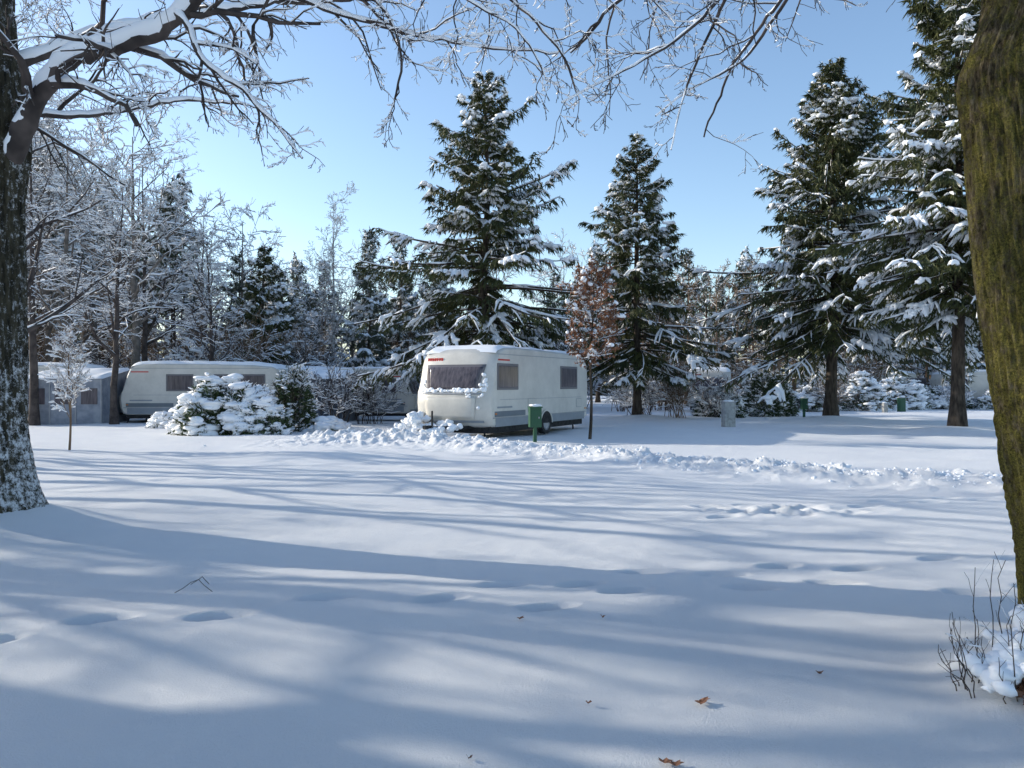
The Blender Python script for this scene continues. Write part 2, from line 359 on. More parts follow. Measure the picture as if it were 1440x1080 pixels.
# ---------------------------------------------------------------- distant forest
FC=[spruce_mesh('conifer_a',41,11,3.2,0.8,0.65,7,0.5,10,5,[BARKD,NEEDLE2,SNOW],0.16,nsz=1.8),
    spruce_mesh('conifer_b',42,12,2.8,3.0,0.65,7,0.5,10,5,[BARKD,NEEDLE2,SNOW],0.16,15,1.8),
    spruce_mesh('pine_c',43,12,2.9,5.5,0.7,6,0.5,10,5,[BARKD,NEEDLE2,SNOW],0.18,35,1.8,pw=0.45)]
fr=np.random.default_rng(77); forest=empty('distant_forest')
def top_py(px):   # tangent of skyline elevation over azimuth
    return np.interp(px,[-0.75,-0.62,-0.5,-0.42,-0.40,-0.30,-0.2,-0.1,0.05,0.2,0.27,0.4,0.7],[0.27,0.28,0.24,0.18,0.16,0.14,0.15,0.13,0.15,0.17,0.17,0.15,0.16])
for k in range(120):
    d=fr.uniform(52,82); tx=fr.uniform(-0.70,0.72); x=tx*d
    h=(1.6+top_py(tx)*d*fr.uniform(0.72,1.05)); 
    if fr.random()<(0.25 if tx<-0.4 else 0.42 if tx<0.1 else 0.42): me=FC[fr.integers(0,3)];s=h/11.5;nm='forest_conifer'
    else: me=BT[fr.integers(0,3) if tx<0.1 else 2];s=h/10.5*(1.1 if tx>0.1 else 1);nm='forest_bare_tree'
    inst(nm,me,(x,d,-0.1),fr.uniform(0,6.28),(s*0.95,s*0.95,s),forest)
for (x,y,h,k) in ((-26,44,14.5,2),(-29,47,16,2),(-22,52,14,2),(-17.2,50,10.5,0),(-9.0,50,11.0,1),(-7.6,54,12,0),(-5,56,10,2),(3,55,10,0),(-35,48,16,2)):
    inst('forest_conifer',FC[k],(x,y,-0.1),fr.uniform(0,6.28),h/11.6,forest)
for k in range(20):
    x=fr.uniform(-33,-16); y=fr.uniform(37,50)
    inst('forest_bare_tree',BT[fr.integers(0,2)],(x,y,-0.1),fr.uniform(0,6.28),fr.uniform(0.85,1.3),forest)
# far treeline closing the horizon
for k in range(46):
    d=fr.uniform(95,125); tx=-0.72+1.46*(k+fr.random())/46; h=1.6+0.105*d*fr.uniform(0.8,1.1)
    inst('forest_conifer',FC[0],(tx*d,d,-0.1),fr.uniform(0,6.28),(h/11*1.5,h/11*1.5,h/11),forest)

# trees standing further to the left whose shadows cross the meadow
OT=bare_mesh('oak_open_mesh',120,12,0.34,(12,6,5),0.25,(40,75),0.03,0.8,None,0.016,0.25,0.08,0.5)
OT2=bare_mesh('oak_open_mesh_b',121,13,0.38,(13,6,5),0.22,(40,75),0.03,0.8,None,0.016,0.25,0.08,0.5)
OT3=bare_mesh('slim_tree_mesh',122,12,0.22,(9,4,3),0.35,(30,60),0.05,0.8,None,0.016,0.2,0.06,0.3)
for i,(x,y,s,k) in enumerate(((-12.5,7.1,1,0),(-19,8.6,1.1,0),(-17.5,11.3,0.9,1),(-25,13.0,1,0),(-34,16.4,1.1,1),(-11.5,4.4,1.0,1),(-14.5,9.6,1.0,2),(-10.5,6.0,1,2),(-16,14.3,1,2),(-18,16.6,1,2),(-21,18.6,1,2),(-18.5,19.5,0.9,2),(-23,21.5,1,2),(-27,24.3,1,2),(-10.0,4.9,0.9,2))):
    inst('oak_tree.%03d'%(i+2),(OT,OT2,OT3)[k],(x,y,0),i*1.7,s)

# ---------------------------------------------------------------- shrubs
def shrub_mesh(name,seed,h,spread,n=16,snow=0.6,mats=None,srm=0.02):
    rng=np.random.default_rng(seed); mb=MB(); K=5
    az=rng.random(n)*6.28; st=rng.uniform(0.1,0.9,n)
    P=np.zeros((n,K,3)); b=rng.normal(size=(n,2))*0.2*spread
    for k in range(K):
        u=k/(K-1); P[:,k,0]=b[:,0]+np.cos(az)*st*spread*u**1.2; P[:,k,1]=b[:,1]+np.sin(az)*st*spread*u**1.2
        P[:,k,2]=u*h*(0.7+0.4*rng.random(n)) if k==K-1 else u*h*0.85
    P[:,1:]+=rng.normal(size=(n,K-1,3))*0.05; R=np.full((n,K),0.02)*np.linspace(1,0.5,K)
    tubes(mb,P,R,3,0); snow_on(mb,P,R,rng,1,snow,srm,0.9,3)
    for i,c in enumerate((7,7)):
        P,R=grow(rng,P,R,c,0.15,0.55,(20,60),4,0.2,0.04,0.7,0.010); tubes(mb,P,R,3,0); snow_on(mb,P,R,rng,1,snow,srm,1,3)
    return mb.mesh(name,mats or [TWIG,SNOW])
SH=[shrub_mesh('shrub_a',201,2.2,1.5,18,snow=0.8,srm=0.024),shrub_mesh('shrub_b',202,1.8,1.4,20,0.95,None,0.036),shrub_mesh('shrub_c',203,2.6,1.6,18,0.45,[TWIGR,SNOW])]
under=empty('undergrowth')
sr=np.random.default_rng(31)
for k in range(80):
    d=sr.uniform(40,60); tx=sr.uniform(-0.7,0.72)
    if 0.22<tx and d<50 : d=sr.uniform(50,66)
    inst('bush',SH[sr.integers(0,3)],(tx*d,d,0),sr.uniform(0,6.28),sr.uniform(0.8,1.8),under)
for i,(x,y,k,s) in enumerate(((-6.9,31.2,0,0.95),(-5.6,31.8,0,0.8),(7.6,36.5,2,0.9),(9.6,38,1,0.9),(18.5,46,2,0.95),(6.6,40,1,1.1),(-8.9,29.8,0,0.6))):
    inst('bare_shrub' if i==0 else 'bare_shrub.%03d'%i,SH[k],(x,y,0),i*1.1,s)

def snowy_bush(name,seed,ctr,rx,ry,rz,nb=230,leaf=4000,bs=(0.03,0.12),mats=None,tw=130,lump=0.35):
    rng=np.random.default_rng(seed); mb=MB()
    d=nrm(rng.normal(size=(leaf,3))); d[:,2]=np.abs(d[:,2])
    F=lambda d:(1+lump*fbm(d[:,0]*2.3+seed,d[:,1]*2.3+d[:,2]*2.1,seed,3)*1.3)
    r=(0.65+0.38*rng.random(leaf)**0.5)*F(d)
    p=d*r[:,None]*np.array([rx,ry,rz]); 
    tri_leaves(mb,p,nrm(d+rng.normal(size=d.shape)*0.7+np.array([0,0,-0.3])),rng.uniform(0.08,0.2,leaf)*min(1,rx),rng.uniform(0.05,0.09,leaf)*min(1,rx),rng,1)
    d=nrm(rng.normal(size=(nb*2,3))); d[:,2]=np.abs(d[:,2])*1.0+0.05
    g=fbm(d[:,0]*3.5+9,d[:,1]*2+d[:,2]*3.5,seed+4,3)+0.25*d[:,2]; d=d[np.argsort(-g)[:nb]]
    r=(0.84+0.20*rng.random(nb))*F(d)
    p=d*r[:,None]*np.array([rx,ry,rz]); s=(bs[0]+(bs[1]-bs[0])*rng.random(nb)**1.5)[:,None]*np.stack([rng.uniform(0.9,2.0,nb),rng.uniform(0.9,1.8,nb),rng.uniform(0.45,0.85,nb)],-1)
    blobs(mb,p,s,rng,2)
    n=tw; d=nrm(rng.normal(size=(n,3))+np.array([0,0,0.7])); d[:,2]=np.abs(d[:,2]); a=d*F(d)[:,None]*np.array([rx,ry,rz])
    P=np.stack([a*0.4,a*0.85,a*(1.02+0.15*rng.random(n))[:,None]],1); k=min(1,rx); R=np.full((n,3),0.012*k)
    tubes(mb,P,R,3,0); snow_on(mb,P,R,rng,2,0.8,0.03*k,1,4)
    P2,R2=grow(rng,P,R,6,0.5,0.3,(25,60),3,0.15,-0.1,0.8,0.008*k); tubes(mb,P2,R2,3,0); snow_on(mb,P2,R2,rng,2,0.95,0.033*k,1,4)
    o=mb.obj(name,mats or [TWIG,LEAFG,SNOW]); o.location=(ctr[0],ctr[1],Hs(*ctr)-0.05)
snowy_bush('snow_covered_bush',51,(-9.2,26.0),1.65,1.2,1.6,1150,12000,(0.04,0.19),tw=300,lump=0.5)
snowy_bush('snow_covered_bush.001',52,(-7.9,25.5),0.8,0.7,1.0,330,3500,(0.04,0.13))
snowy_bush('snow_covered_bush.002',53,(-10.5,26.2),0.7,0.7,1.0,260,2500,(0.04,0.13))
snowy_bush('evergreen_shrub',54,(-7.6,27.6),0.8,0.7,2.1,60,5000)
snowy_bush('snow_covered_bush.003',55,(10.2,39.0),1.2,1.0,1.2,300)
snowy_bush('evergreen_shrub.001',57,(13.0,41.0),1.5,1.0,2.0,90,6000)
for i,(x,y,a,b) in enumerate(((21,48,1.5,1.9),(24.2,50,2.0,1.9),(27.5,51,1.9,1.5),(17.3,47,1.4,1.3),(31,50,1.6,1.3),(-12.5,29.5,0.8,0.55),(-6.3,27.5,0.5,0.45))):
    snowy_bush('snow_covered_bush.%03d'%(i+4),60+i,(x,y),a,1.0,b,420,2500,(0.05,0.17))

# small saplings
def sapling(name,loc,seed,h,mats,snow,srm,leaves=0,tilt=0.0,counts=(16,6,4),crown=0.3,lenf=0.32,rt=0.03,ga=0.08):
    rng=np.random.default_rng(seed); mb=MB(); K=9; zz=np.linspace(-0.1,h,K); P=np.zeros((1,K,3)); P[0,:,2]=zz; P[0,:,0]=tilt*zz+0.03*np.sin(zz*2)
    R=np.linspace(rt,0.008,K)[None]; tubes(mb,P,R,6,0)
    for i,c in enumerate(counts):
        P,R=grow(rng,P,R,c,crown if i==0 else 0.15,lenf if i==0 else 0.5,(25,55),5,0.15,ga if i==0 else 0,0.6,0.006); tubes(mb,P,R,3,0); snow_on(mb,P,R,rng,1,snow,srm,1,3)
    if leaves:
        k=rng.integers(0,len(P),leaves); p=P[k,rng.integers(1,P.shape[1],leaves)]+rng.normal(size=(leaves,3))*0.04
        tri_leaves(mb,p,nrm(rng.normal(size=(leaves,3))+np.array([0,0,-0.6])),rng.uniform(0.07,0.15,leaves),rng.uniform(0.05,0.09,leaves),rng,2)
        kk=rng.integers(0,len(P),110); blobs(mb,P[kk,2]+np.array([0,0,0.03]),rng.uniform(0.03,0.09,110),rng,1)
    o=mb.obj(name,mats); o.location=(loc[0],loc[1],Hs(*loc))
sapling('frosted_sapling',(-11.0,19.8),71,2.75,[TWIGR,SNOW],1.0,0.02,counts=(24,9,5),lenf=0.36)
sapling('young_oak_tree',(2.25,23.0),72,4.7,[BARKD,SNOW,LEAFB],0.8,0.016,3000,0.02,(24,7,5),0.40,0.33,0.055,0.0)

# ---------------------------------------------------------------- foreground trunks
def trunk(mb,ctrl,seed,ns=110,nz=260,amp=0.035,mat=0,fr_=1.9):
    c=np.array(ctrl,float) # z,x,y,r
    z=np.linspace(c[0,0],c[-1,0],nz); 
    def sm(col): 
        v=np.interp(z,c[:,0],c[:,col]); k=np.hanning(25);k/=k.sum(); return np.convolve(np.pad(v,12,'edge'),k,'valid')
    cx,cy,r=sm(1),sm(2),sm(3)
    a=np.arange(ns)/ns*2*np.pi; A,ZZ=np.meshgrid(a,z)
    u=np.cos(A)*5+ZZ*0.35; v=np.sin(A)*5-ZZ*0.25
    wv=0.8*fbm(u,v+ZZ*3.5,seed+3,2)
    ridg=np.abs(fbm(u*fr_+ZZ*1.2+wv,v*fr_+ZZ*1.5+wv,seed,3,0.6))
    big=fbm(np.cos(A)*1.3+3+ZZ*0.5,np.sin(A)*1.3+ZZ*0.45,seed+9,3)
    fine=fbm(u*5,v*5+ZZ*9,seed+5,3)
    RR=r[:,None]*(1+0.12*big)+amp*(np.minimum(ridg,0.3)*4-0.8)+0.018*fine
    V=np.stack([cx[:,None]+RR*np.cos(A),cy[:,None]+RR*np.sin(A),ZZ],-1)
    b=np.arange(nz-1)[:,None]*ns; i=np.arange(ns)[None];j=(i+1)%ns
    mb.add(V,np.stack([b+i,b+j,b+ns+j,b+ns+i],-1).reshape(-1,4),mat)
def levels(mb,rng,P,R,spec,mt,ms,cov,rmin=0.0036,srm=0.0078):
    for (c,lf,ang,K,wob,grav) in spec:
        P,R=grow(rng,P,R,c,0.12,lf,ang,K,wob,grav,0.62,rmin); tubes(mb,P,R,4,mt); snow_on(mb,P,R,rng,ms,cov,srm,1.1,5,0.35)
def limb(mb,pts,r0,r1,rng,mt,ms,cov=True,K=None,fat=1.1):
    pts=np.array(pts,float); s=np.concatenate([[0],np.cumsum(np.linalg.norm(np.diff(pts,axis=0),axis=1))])
    K=K or max(8,int(s[-1]/0.10)); u=np.linspace(0,s[-1],K)
    P=np.stack([np.interp(u,s,pts[:,i]) for i in range(3)],-1)
    for _ in range(4):
        Q=P.copy(); Q[1:-1]=0.25*P[:-2]+0.5*P[1:-1]+0.25*P[2:]; P=Q
    P+=rng.normal(size=P.shape)*min(0.012,r0*0.15); P=P[None]; R=(np.linspace(r0,r1,K)*(1+0.06*rng.normal(size=K)))[None]
    tubes(mb,P,R,12,mt)
    if cov:
        T=nrm(np.gradient(P,axis=1)); flat=np.clip(1.5-np.abs(T[:,:,2])*0.9,0.6,1)
        rs=np.maximum(R*fat,0.012)*flat*(0.90+0.16*rng.random(R.shape)); Q=P.copy(); Q[:,:,2]+=R*0.40; Q[:,:,1]-=R*0.18
        tubes(mb,Q,rs,14,ms)
    return P,R
# left oak
rng=np.random.default_rng(301); mb=MB()
x0,y0=LT
trunk(mb,[(-0.3,x0+0.1,y0,0.78),(0.1,x0+0.05,y0,0.62),(0.5,x0,y0,0.50),(1.2,x0-0.05,y0,0.44),(2.5,x0-0.05,y0,0.42),(3.6,x0-0.1,y0,0.42),(4.3,x0-0.05,y0,0.46),(5.2,x0-0.1,y0,0.40),(7,x0-0.2,y0,0.36),(10,x0,y0,0.22)],3,ns=180,nz=320,amp=0.022,fr_=2.6)
A=limb(mb,[(-5.75,8.7,3.7),(-5.35,8.6,4.15),(-5.08,8.5,4.65),(-4.68,8.4,5.05),(-4.1,8.3,5.15),(-3.66,8.2,5.2),(-3.3,8.1,5.45),(-2.8,8.0,5.8),(-2.0,7.8,6.05),(-1.0,7.6,6.2),(0.2,7.5,6.1)],0.12,0.035,rng,1,2)
levels(mb,rng,*A,[(12,0.26,(35,80),8,0.26,-0.03),(7,0.45,(25,60),6,0.22,-0.02),(5,0.5,(25,60),5,0.2,-0.02)],1,2,0.95)
for pts,r0,r1 in (
    ([(-3.42,8.1,5.4),(-3.2,8.0,5.15),(-3.1,7.9,4.8),(-2.7,7.8,4.55),(-2.35,7.7,4.2),(-2.0,7.6,3.75)],0.042,0.010),
    ([(-3.15,7.95,5.0),(-2.9,7.85,4.95),(-2.55,7.7,4.8),(-2.3,7.6,4.5)],0.024,0.008),
    ([(-4.3,8.3,5.15),(-4.0,8.2,4.9),(-3.7,8.0,4.5),(-3.6,7.9,4.1)],0.022,0.007),
    ([(-2.2,7.8,6.0),(-1.5,7.6,5.5),(-1.1,7.5,5.0),(-1.0,7.4,4.5),(-1.15,7.4,4.1)],0.030,0.008),
    ([(-2.9,8.0,5.8),(-1.8,7.9,5.3),(-0.9,7.8,5.0),(-0.2,7.7,4.85),(0.45,7.7,4.8)],0.036,0.010),
    ([(-2.4,7.3,6.1),(-1.4,7.2,5.5),(-0.6,7.1,5.15),(0.1,7.0,4.7),(0.3,7.0,4.3)],0.03,0.008),
    ([(-1.2,7.6,6.2),(-0.5,7.5,5.6),(0.1,7.4,5.1),(0.5,7.3,4.6),(0.62,7.3,4.2)],0.030,0.008),
    ([(-0.3,7.6,6.2),(0.5,7.5,5.7),(1.1,7.4,5.4),(1.5,7.3,4.9)],0.028,0.008),
    ([(-5.8,8.8,5.0),(-5.0,9.2,5.6),(-4.2,9.6,6.0),(-3.0,10,6.4),(-1.6,10.3,6.6)],0.075,0.03),
    ([(-5.9,8.8,4.6),(-5.2,9.8,4.9),(-4.4,10.6,5.4),(-3.8,11.4,5.6)],0.05,0.02),
    ([(-5.8,8.6,5.4),(-5.4,7.6,6.2),(-4.2,6.9,6.6),(-2.5,6.4,6.3),(-1.4,6.2,5.6)],0.07,0.02)):
    B=limb(mb,pts,r0,r1,rng,1,2)
    n0=9 if r0<0.07 else 12
    levels(mb,rng,*B,[(n0,0.38,(25,65),8,0.22,-0.05),(6,0.45,(25,60),6,0.2,-0.03),(4,0.5,(25,60),4,0.18,-0.02)],1,2,0.9)
mb.obj('oak_tree',[BARKS,TWIG,SNOW])
# right mossy oak
rng=np.random.default_rng(302); mb=MB(); x0,y0=RT
trunk(mb,[(-0.2,x0+0.16,y0,0.60),(0.15,x0+0.10,y0,0.50),(0.6,x0+0.04,y0,0.46),(1.4,x0-0.10,y0,0.46),(2.2,x0-0.22,y0,0.45),(3.0,x0-0.32,y0,0.44),(3.35,x0-0.35,y0,0.46),(3.7,x0-0.24,y0,0.42),(5,x0-0.1,y0,0.38),(8,x0,y0,0.28)],13,ns=340,nz=620,amp=0.020,fr_=3.0)
for pts,r0,r1,n in (
    ([(3.0,4.6,4.3),(2.9,5.6,5.2),(2.5,6.6,5.9),(1.9,7.5,6.0),(1.2,8.0,5.6),(0.6,8.2,5.0)],0.07,0.012,9),
    ([(2.4,6.8,5.95),(2.1,7.0,5.3),(1.6,7.1,4.75),(1.15,7.2,4.5),(0.75,7.2,4.3),(0.45,7.2,4.15)],0.026,0.007,9),
    ([(2.0,7.3,6.0),(2.1,7.4,5.4),(1.85,7.5,4.9),(1.6,7.5,4.3),(1.5,7.5,3.8)],0.020,0.007,8),
    ([(3.1,4.7,5.0),(3.6,6.5,6.2),(3.6,8,6.6),(3.3,9.2,6.3),(2.7,9.8,5.5),(2.4,10,4.7)],0.06,0.010,8),
    ([(3.5,8.6,6.5),(3.0,8.8,5.8),(2.6,8.9,5.2),(2.0,8.9,4.9),(1.6,8.9,4.6)],0.026,0.007,7)):
    B=limb(mb,pts,r0,r1,rng,1,2,fat=0.9)
    levels(mb,rng,*B,[(n,0.35,(25,65),8,0.22,-0.05),(5,0.45,(25,60),6,0.2,-0.04),(4,0.5,(25,60),4,0.18,-0.02)],1,2,0.6,srm=0.006)
mb.obj('oak_tree.001',[BARKM,TWIG,SNOW])

# snowed-up sprouts at the foot of the right oak
rng=np.random.default_rng(41); mb=MB(); n=40; K=7
P=np.zeros((n,K,3)); bx=rng.uniform(2.25,2.70,n); by=rng.uniform(3.85,4.15,n)
for k in range(K):
    u=k/(K-1); P[:,k,0]=bx+rng.normal(size=n)*0.01+((bx-2.55)*0.5)*u; P[:,k,1]=by-0.05*u; 
hh=rng.uniform(0.15,0.65,n)*np.where(bx<2.4,0.6,1); P[:,:,2]=H(bx,by)[:,None]-0.02+hh[:,None]*np.linspace(0,1,K)[None]; P[:,1:,:2]+=rng.normal(size=(n,K-1,2))*0.007
R=np.full((n,K),0.0032)*np.linspace(1.1,0.5,K); tubes(mb,P,R,5,0); snow_on(mb,P,R,rng,1,0.4,0.004,1,4)
P2,R2=grow(rng,P,R,3,0.3,0.35,(20,50),4,0.12,0.03,0.7,0.0015); tubes(mb,P2,R2,4,0); snow_on(mb,P2,R2,rng,1,0.5,0.004,1,4)
q=np.stack([rng.uniform(2.45,2.95,420),rng.uniform(3.70,3.95,420)],-1); zz=H(q[:,0],q[:,1])
tri_leaves(mb,np.column_stack([q,zz+0.01+0.06*rng.random(420)]),nrm(rng.normal(size=(420,3))),rng.uniform(0.03,0.06,420),rng.uniform(0.02,0.04,420),rng,2)
q=np.stack([rng.normal(2.64,0.14,110),rng.normal(4.0,0.09,110)],-1); zz=H(q[:,0],q[:,1]); blobs(mb,np.column_stack([q,zz+0.06+0.08*rng.random(110)]),rng.uniform(0.02,0.07,110),rng,1)
mb.obj('basal_sprouts',[TWIG,SNOW,LEAFB])

# a few fallen leaves and a twig on the snow
rng=np.random.default_rng(43); mb=MB()
spots=[(0.04,5.27,.028),(0.95,3.95,.034),(0.66,3.40,.034),(1.66,4.27,.022),(0.38,3.95,.016),(0.62,5.3,.018),(-0.2,3.5,.016)]
for (x,y,s) in spots:
    z=Hs(x,y)
    for q in range(2 if s>0.03 else 1):
        a=np.arange(14)/14*6.28+rng.random()*6; r=s*(0.6+0.4*(np.arange(14)%2))*(1+0.45*np.cos(a-1)); 
        c=np.array([[x+rng.normal()*0.015,y+rng.normal()*0.015,z+0.012]])
        v=np.concatenate([c,np.stack([c[0,0]+r*np.cos(a),c[0,1]+r*0.8*np.sin(a),z+0.008+0.012*rng.random(14)+0.012*np.abs(np.cos(a))],-1)])
        mb.add(v,[[0,1+i,1+(i+1)%14] for i in range(14)],0,False)
mb.obj('fallen_leaves',[LEAFB])
mb=MB(); z=Hs(-2.45,6.1)+0.02
P=np.array([[(-2.5,6.2,z),(-2.42,6.15,z+0.05),(-2.36,6.1,z+0.02),(-2.25,6.0,z-0.01)],[(-2.42,6.15,z+0.05),(-2.46,6.1,z+0.04),(-2.48,6.0,z+0.02),(-2.52,5.95,z)],[(-2.42,6.15,z+.05),(-2.38,6.12,z+.08),(-2.36,6.1,z+.07),(-2.3,6.05,z+.04)]])
tubes(mb,P,np.full((3,4),0.0028),5); mb.obj('fallen_twig',[TWIG])

# ---------------------------------------------------------------- caravans
def paint(name,c,rough=0.35):
    m,nt,b=new_mat(name,rough,0.4)
    n=noise(nt,2.0,5,0.7); r=ramp(nt,n.outputs['Fac'],[(0.3,tuple(x*0.82 for x in c)),(0.65,c)]); nt.links.new(r.outputs[0],b.inputs['Base Color']); return m
WHITE=paint('caravan_white',(0.65,0.62,0.56)); GREYP=paint('caravan_grey_panel',(0.15,0.18,0.21)); TRIM=paint('aluminium_trim',(0.34,0.35,0.37),0.3)  # caravan white is toned down so the colour stands in for shade
FRAME=paint('window_frame',(0.16,0.15,0.16)); REDD=paint('red_decal',(0.55,0.04,0.03)); BLACK=simple('rubber_black',(0.015,0.015,0.017),(0.04,0.04,0.04),10,0.8)
GREYL=paint('light_grey_stripe',(0.27,0.30,0.33))
AMB=paint('amber_lens',(0.6,0.2,0.03)); GREENP=paint('green_paint',(0.02,0.09,0.045),0.5); CONC=simple('concrete',(0.28,0.28,0.27),(0.42,0.42,0.40),8,0.9)
m,nt,b=new_mat('window_glass',0.1,0.35); 
n=noise(nt,3,3,stretch=(5,5,0.5)); r=ramp(nt,n.outputs['Fac'],[(0.3,(0.05,0.045,0.055)),(0.7,(0.14,0.12,0.13))]); nt.links.new(r.outputs[0],b.inputs['Base Color']); GLASS=m
TENT=simple('awning_grey',(0.08,0.095,0.12),(0.13,0.15,0.18),3,0.8); TENTB=simple('awning_light',(0.20,0.22,0.26),(0.30,0.32,0.36),3,0.8)
WX=3.75
def caravan(name,loc,rot,L=7.0,W=2.3,Hh=2.62,hero=False,wins=((0.53,1.83),(4.85,6.25))):
    root=empty(name,loc,rot)
    k=Hh/2.72
    prof=[(0.30,0.36),(0.10,0.42),(0.0,0.62),(-0.05,1.0),(-0.02,1.28),(0.06,1.40),(0.16,1.75),(0.30,2.15),(0.42,2.42),(0.62,2.60),(1.0,2.69),(1.7,2.72),(L*0.5,2.71),(L-1.2,2.66),(L-0.4,2.58),(L-0.14,2.42),(L-0.05,2.1),(L,1.4),(L-0.04,0.8),(L-0.12,0.42),(L-0.3,0.36)]
    prof=np.array(prof);prof[:,1]*=k
    def fs(z): return np.interp(z,prof[0:9,1],prof[0:9,0])
    def curve(w): return 0.22*np.abs(w/(W/2))**3.2
    ws=np.array([-1,-.985,-.95,-.88,-.75,-.5,-.2,.2,.5,.75,.88,.95,.985,1])*W/2
    c=np.array([L/2,1.5]); rings=[]
    for w in ws:
        q=np.abs(w/(W/2)); ins=0.07*max(0,(q-0.88)/0.12)**2.5
        p=prof.copy(); dd=nrm(c-p); 
        front=np.clip(1-(p[:,0])/1.2,0,1); p[:,0]+=curve(w)*front
        back=np.clip(1-(L-p[:,0])/1.0,0,1); p[:,0]-=0.10*q**4*back
        p[:,1]-=0.05*q**2*(p[:,1]>2.3); p[:,0]+=np.sign(dd[:,0])*ins*np.clip(np.abs(p[:,0]-c[0])-L/2+0.6,0,1); p[:,1]+=np.sign(dd[:,1])*ins
        rings.append(np.column_stack([p[:,0],np.full(len(p),w),p[:,1]]))
    V=np.array(rings);n=len(prof);nw=len(ws); mb=MB()
    b=np.arange(nw-1)[:,None]*n;i=np.arange(n)[None];j=(i+1)%n
    mb.add(V,np.stack([b+i,b+n+i,b+n+j,b+j],-1).reshape(-1,4))
    mb.add(V[0],np.arange(n)[None,::-1],0,False); mb.add(V[-1],np.arange(n)[None],0,False)
    mb.obj('body',[WHITE],root)
    def patch(nm,w0,w1,z0,z1,off,mat,top_in=0.0,nw_=16,nz_=8):
        mb=MB(); zs=np.linspace(z0,z1,nz_);P=[]
        for z in zs:
            t=(z-z0)/(z1-z0); ww=np.linspace(w0+top_in*(1-t),w1-top_in*(1-t),nw_)
            P.append(np.column_stack([fs(z)+curve(ww)*np.clip(1-fs(z)/1.2,0,1)-off,ww,np.full(nw_,z)]))
        P=np.array(P); i=(np.arange(nz_-1)[:,None]*nw_+np.arange(nw_-1)[None]).ravel()
        mb.add(P,np.stack([i,i+nw_,i+nw_+1,i+1],-1)); o=mb.obj(nm,[mat],root)
        s=o.modifiers.new('s','SOLIDIFY'); s.thickness=0.02; s.offset=0; return o
    patch('front_window_frame',-1.0,1.0,1.38*k,2.14*k,0.012,FRAME,0.14); patch('front_window',-0.93,0.93,1.45*k,2.07*k,0.026,GLASS,0.14)
    patch('front_box_lid',-0.85,0.85,0.62*k,1.22*k,0.02,WHITE,0.05); patch('front_seam',-1.0,1.0,1.30*k,1.325*k,0.02,TRIM); patch('front_bumper_strip',-1.05,1.05,0.50*k,0.56*k,0.015,GREYL)
    for sgn in (-1,1):
        y=sgn*W/2; mb=MB(); mg=MB()
        for (a,c_) in wins:
            box(mb,((a+c_)/2,y+sgn*0.004,1.80*k),(c_-a,0.03,0.76*k)); box(mg,((a+c_)/2,y+sgn*0.016,1.80*k),(c_-a-0.13,0.03,0.62*k))
        o=mb.obj('side_window_frame',[FRAME],root); bevel(o,0.012); o=mg.obj('side_window',[GLASS],root); bevel(o,0.02,3)
        mb=MB()
        box(mb,(L*0.5,y+sgn*0.003,0.50),(L-0.9,0.028,0.24),0)
        box(mb,(L*0.5,y+sgn*0.005,0.635),(L-0.6,0.03,0.025),1)
        box(mb,(1.35,y+sgn*0.002,0.74),(1.9,0.012,0.16),2); box(mb,(1.0,y+sgn*0.002,0.93),(0.9,0.012,0.05),3)
        box(mb,(L*0.5,y+sgn*0.001,2.44*k),(L-1.1,0.012,0.02),1); box(mb,(L*0.5,y+sgn*0.002,1.15),(L-1.4,0.006,0.012),1)
        box(mb,(2.75,y+sgn*0.002,0.95),(0.55,0.012,0.42),1); box(mb,(2.75,y+sgn*0.006,0.95),(0.52,0.012,0.39),4)
        box(mb,(L-0.9,y+sgn*0.002,0.95),(0.45,0.012,0.3),1); box(mb,(L-0.9,y+sgn*0.006,0.95),(0.42,0.012,0.27),4)
        for xx in (0.45,L-0.35): box(mb,(xx,y+sgn*0.012,0.75),(0.09,0.03,0.04),5)
        box(mb,(0.95,y+sgn*0.002,2.28*k),(0.7,0.008,0.045),6)
        mb.obj('side_trim',[GREYL,TRIM,GREYP,GREYL,WHITE,AMB,REDD],root)
        # wheels + arch
        mb=MB(); a=np.linspace(0,2*np.pi,33)[:-1]
        prf=[(0.0,0.16),(0.18,0.18),(0.20,0.13),(0.22,0.19),(0.33,0.20),(0.345,0.12),(0.33,0.0),(0,0)]
        P=np.array([[(WX+r*np.cos(t),y-sgn*0.17+sgn*h,0.345+r*np.sin(t)) for t in a] for r,h in prf]); nn_=len(a)
        for q in range(len(prf)-1):
            bb=q*nn_; i=np.arange(nn_); f=np.stack([bb+i,bb+(i+1)%nn_,bb+nn_+(i+1)%nn_,bb+nn_+i],-1)
            mb.add(P.reshape(-1,3),f,0 if q>=3 else 1)
        mb.obj('wheel',[BLACK,TRIM],root)
        mb=MB(); a=np.linspace(0,np.pi,20); P=np.array([[(WX+r*np.cos(t),y+sgn*o_,0.36+r*0.95*np.sin(t)) for t in a] for r,o_ in ((0.46,0.02),(0.46,0.035),(0.40,0.035),(0.40,-0.2),(0.0,-0.2))])
        i=np.arange(19)
        for q in range(3): mb.add(P.reshape(-1,3),np.stack([q*20+i,q*20+i+1,(q+1)*20+i+1,(q+1)*20+i],-1),0)
        P2=np.array([(WX+0.40*np.cos(t),y+sgn*0.021,0.36+0.38*np.sin(t)) for t in a]); mb.add(P2,np.arange(20)[None],1,False)  # flat black half-disc painted in for the shaded hollow of the arch
        mb.obj('wheel_arch',[WHITE,BLACK],root)
    # front lettering, marker lights, chassis, drawbar
    mb=MB(); zz=2.30*k
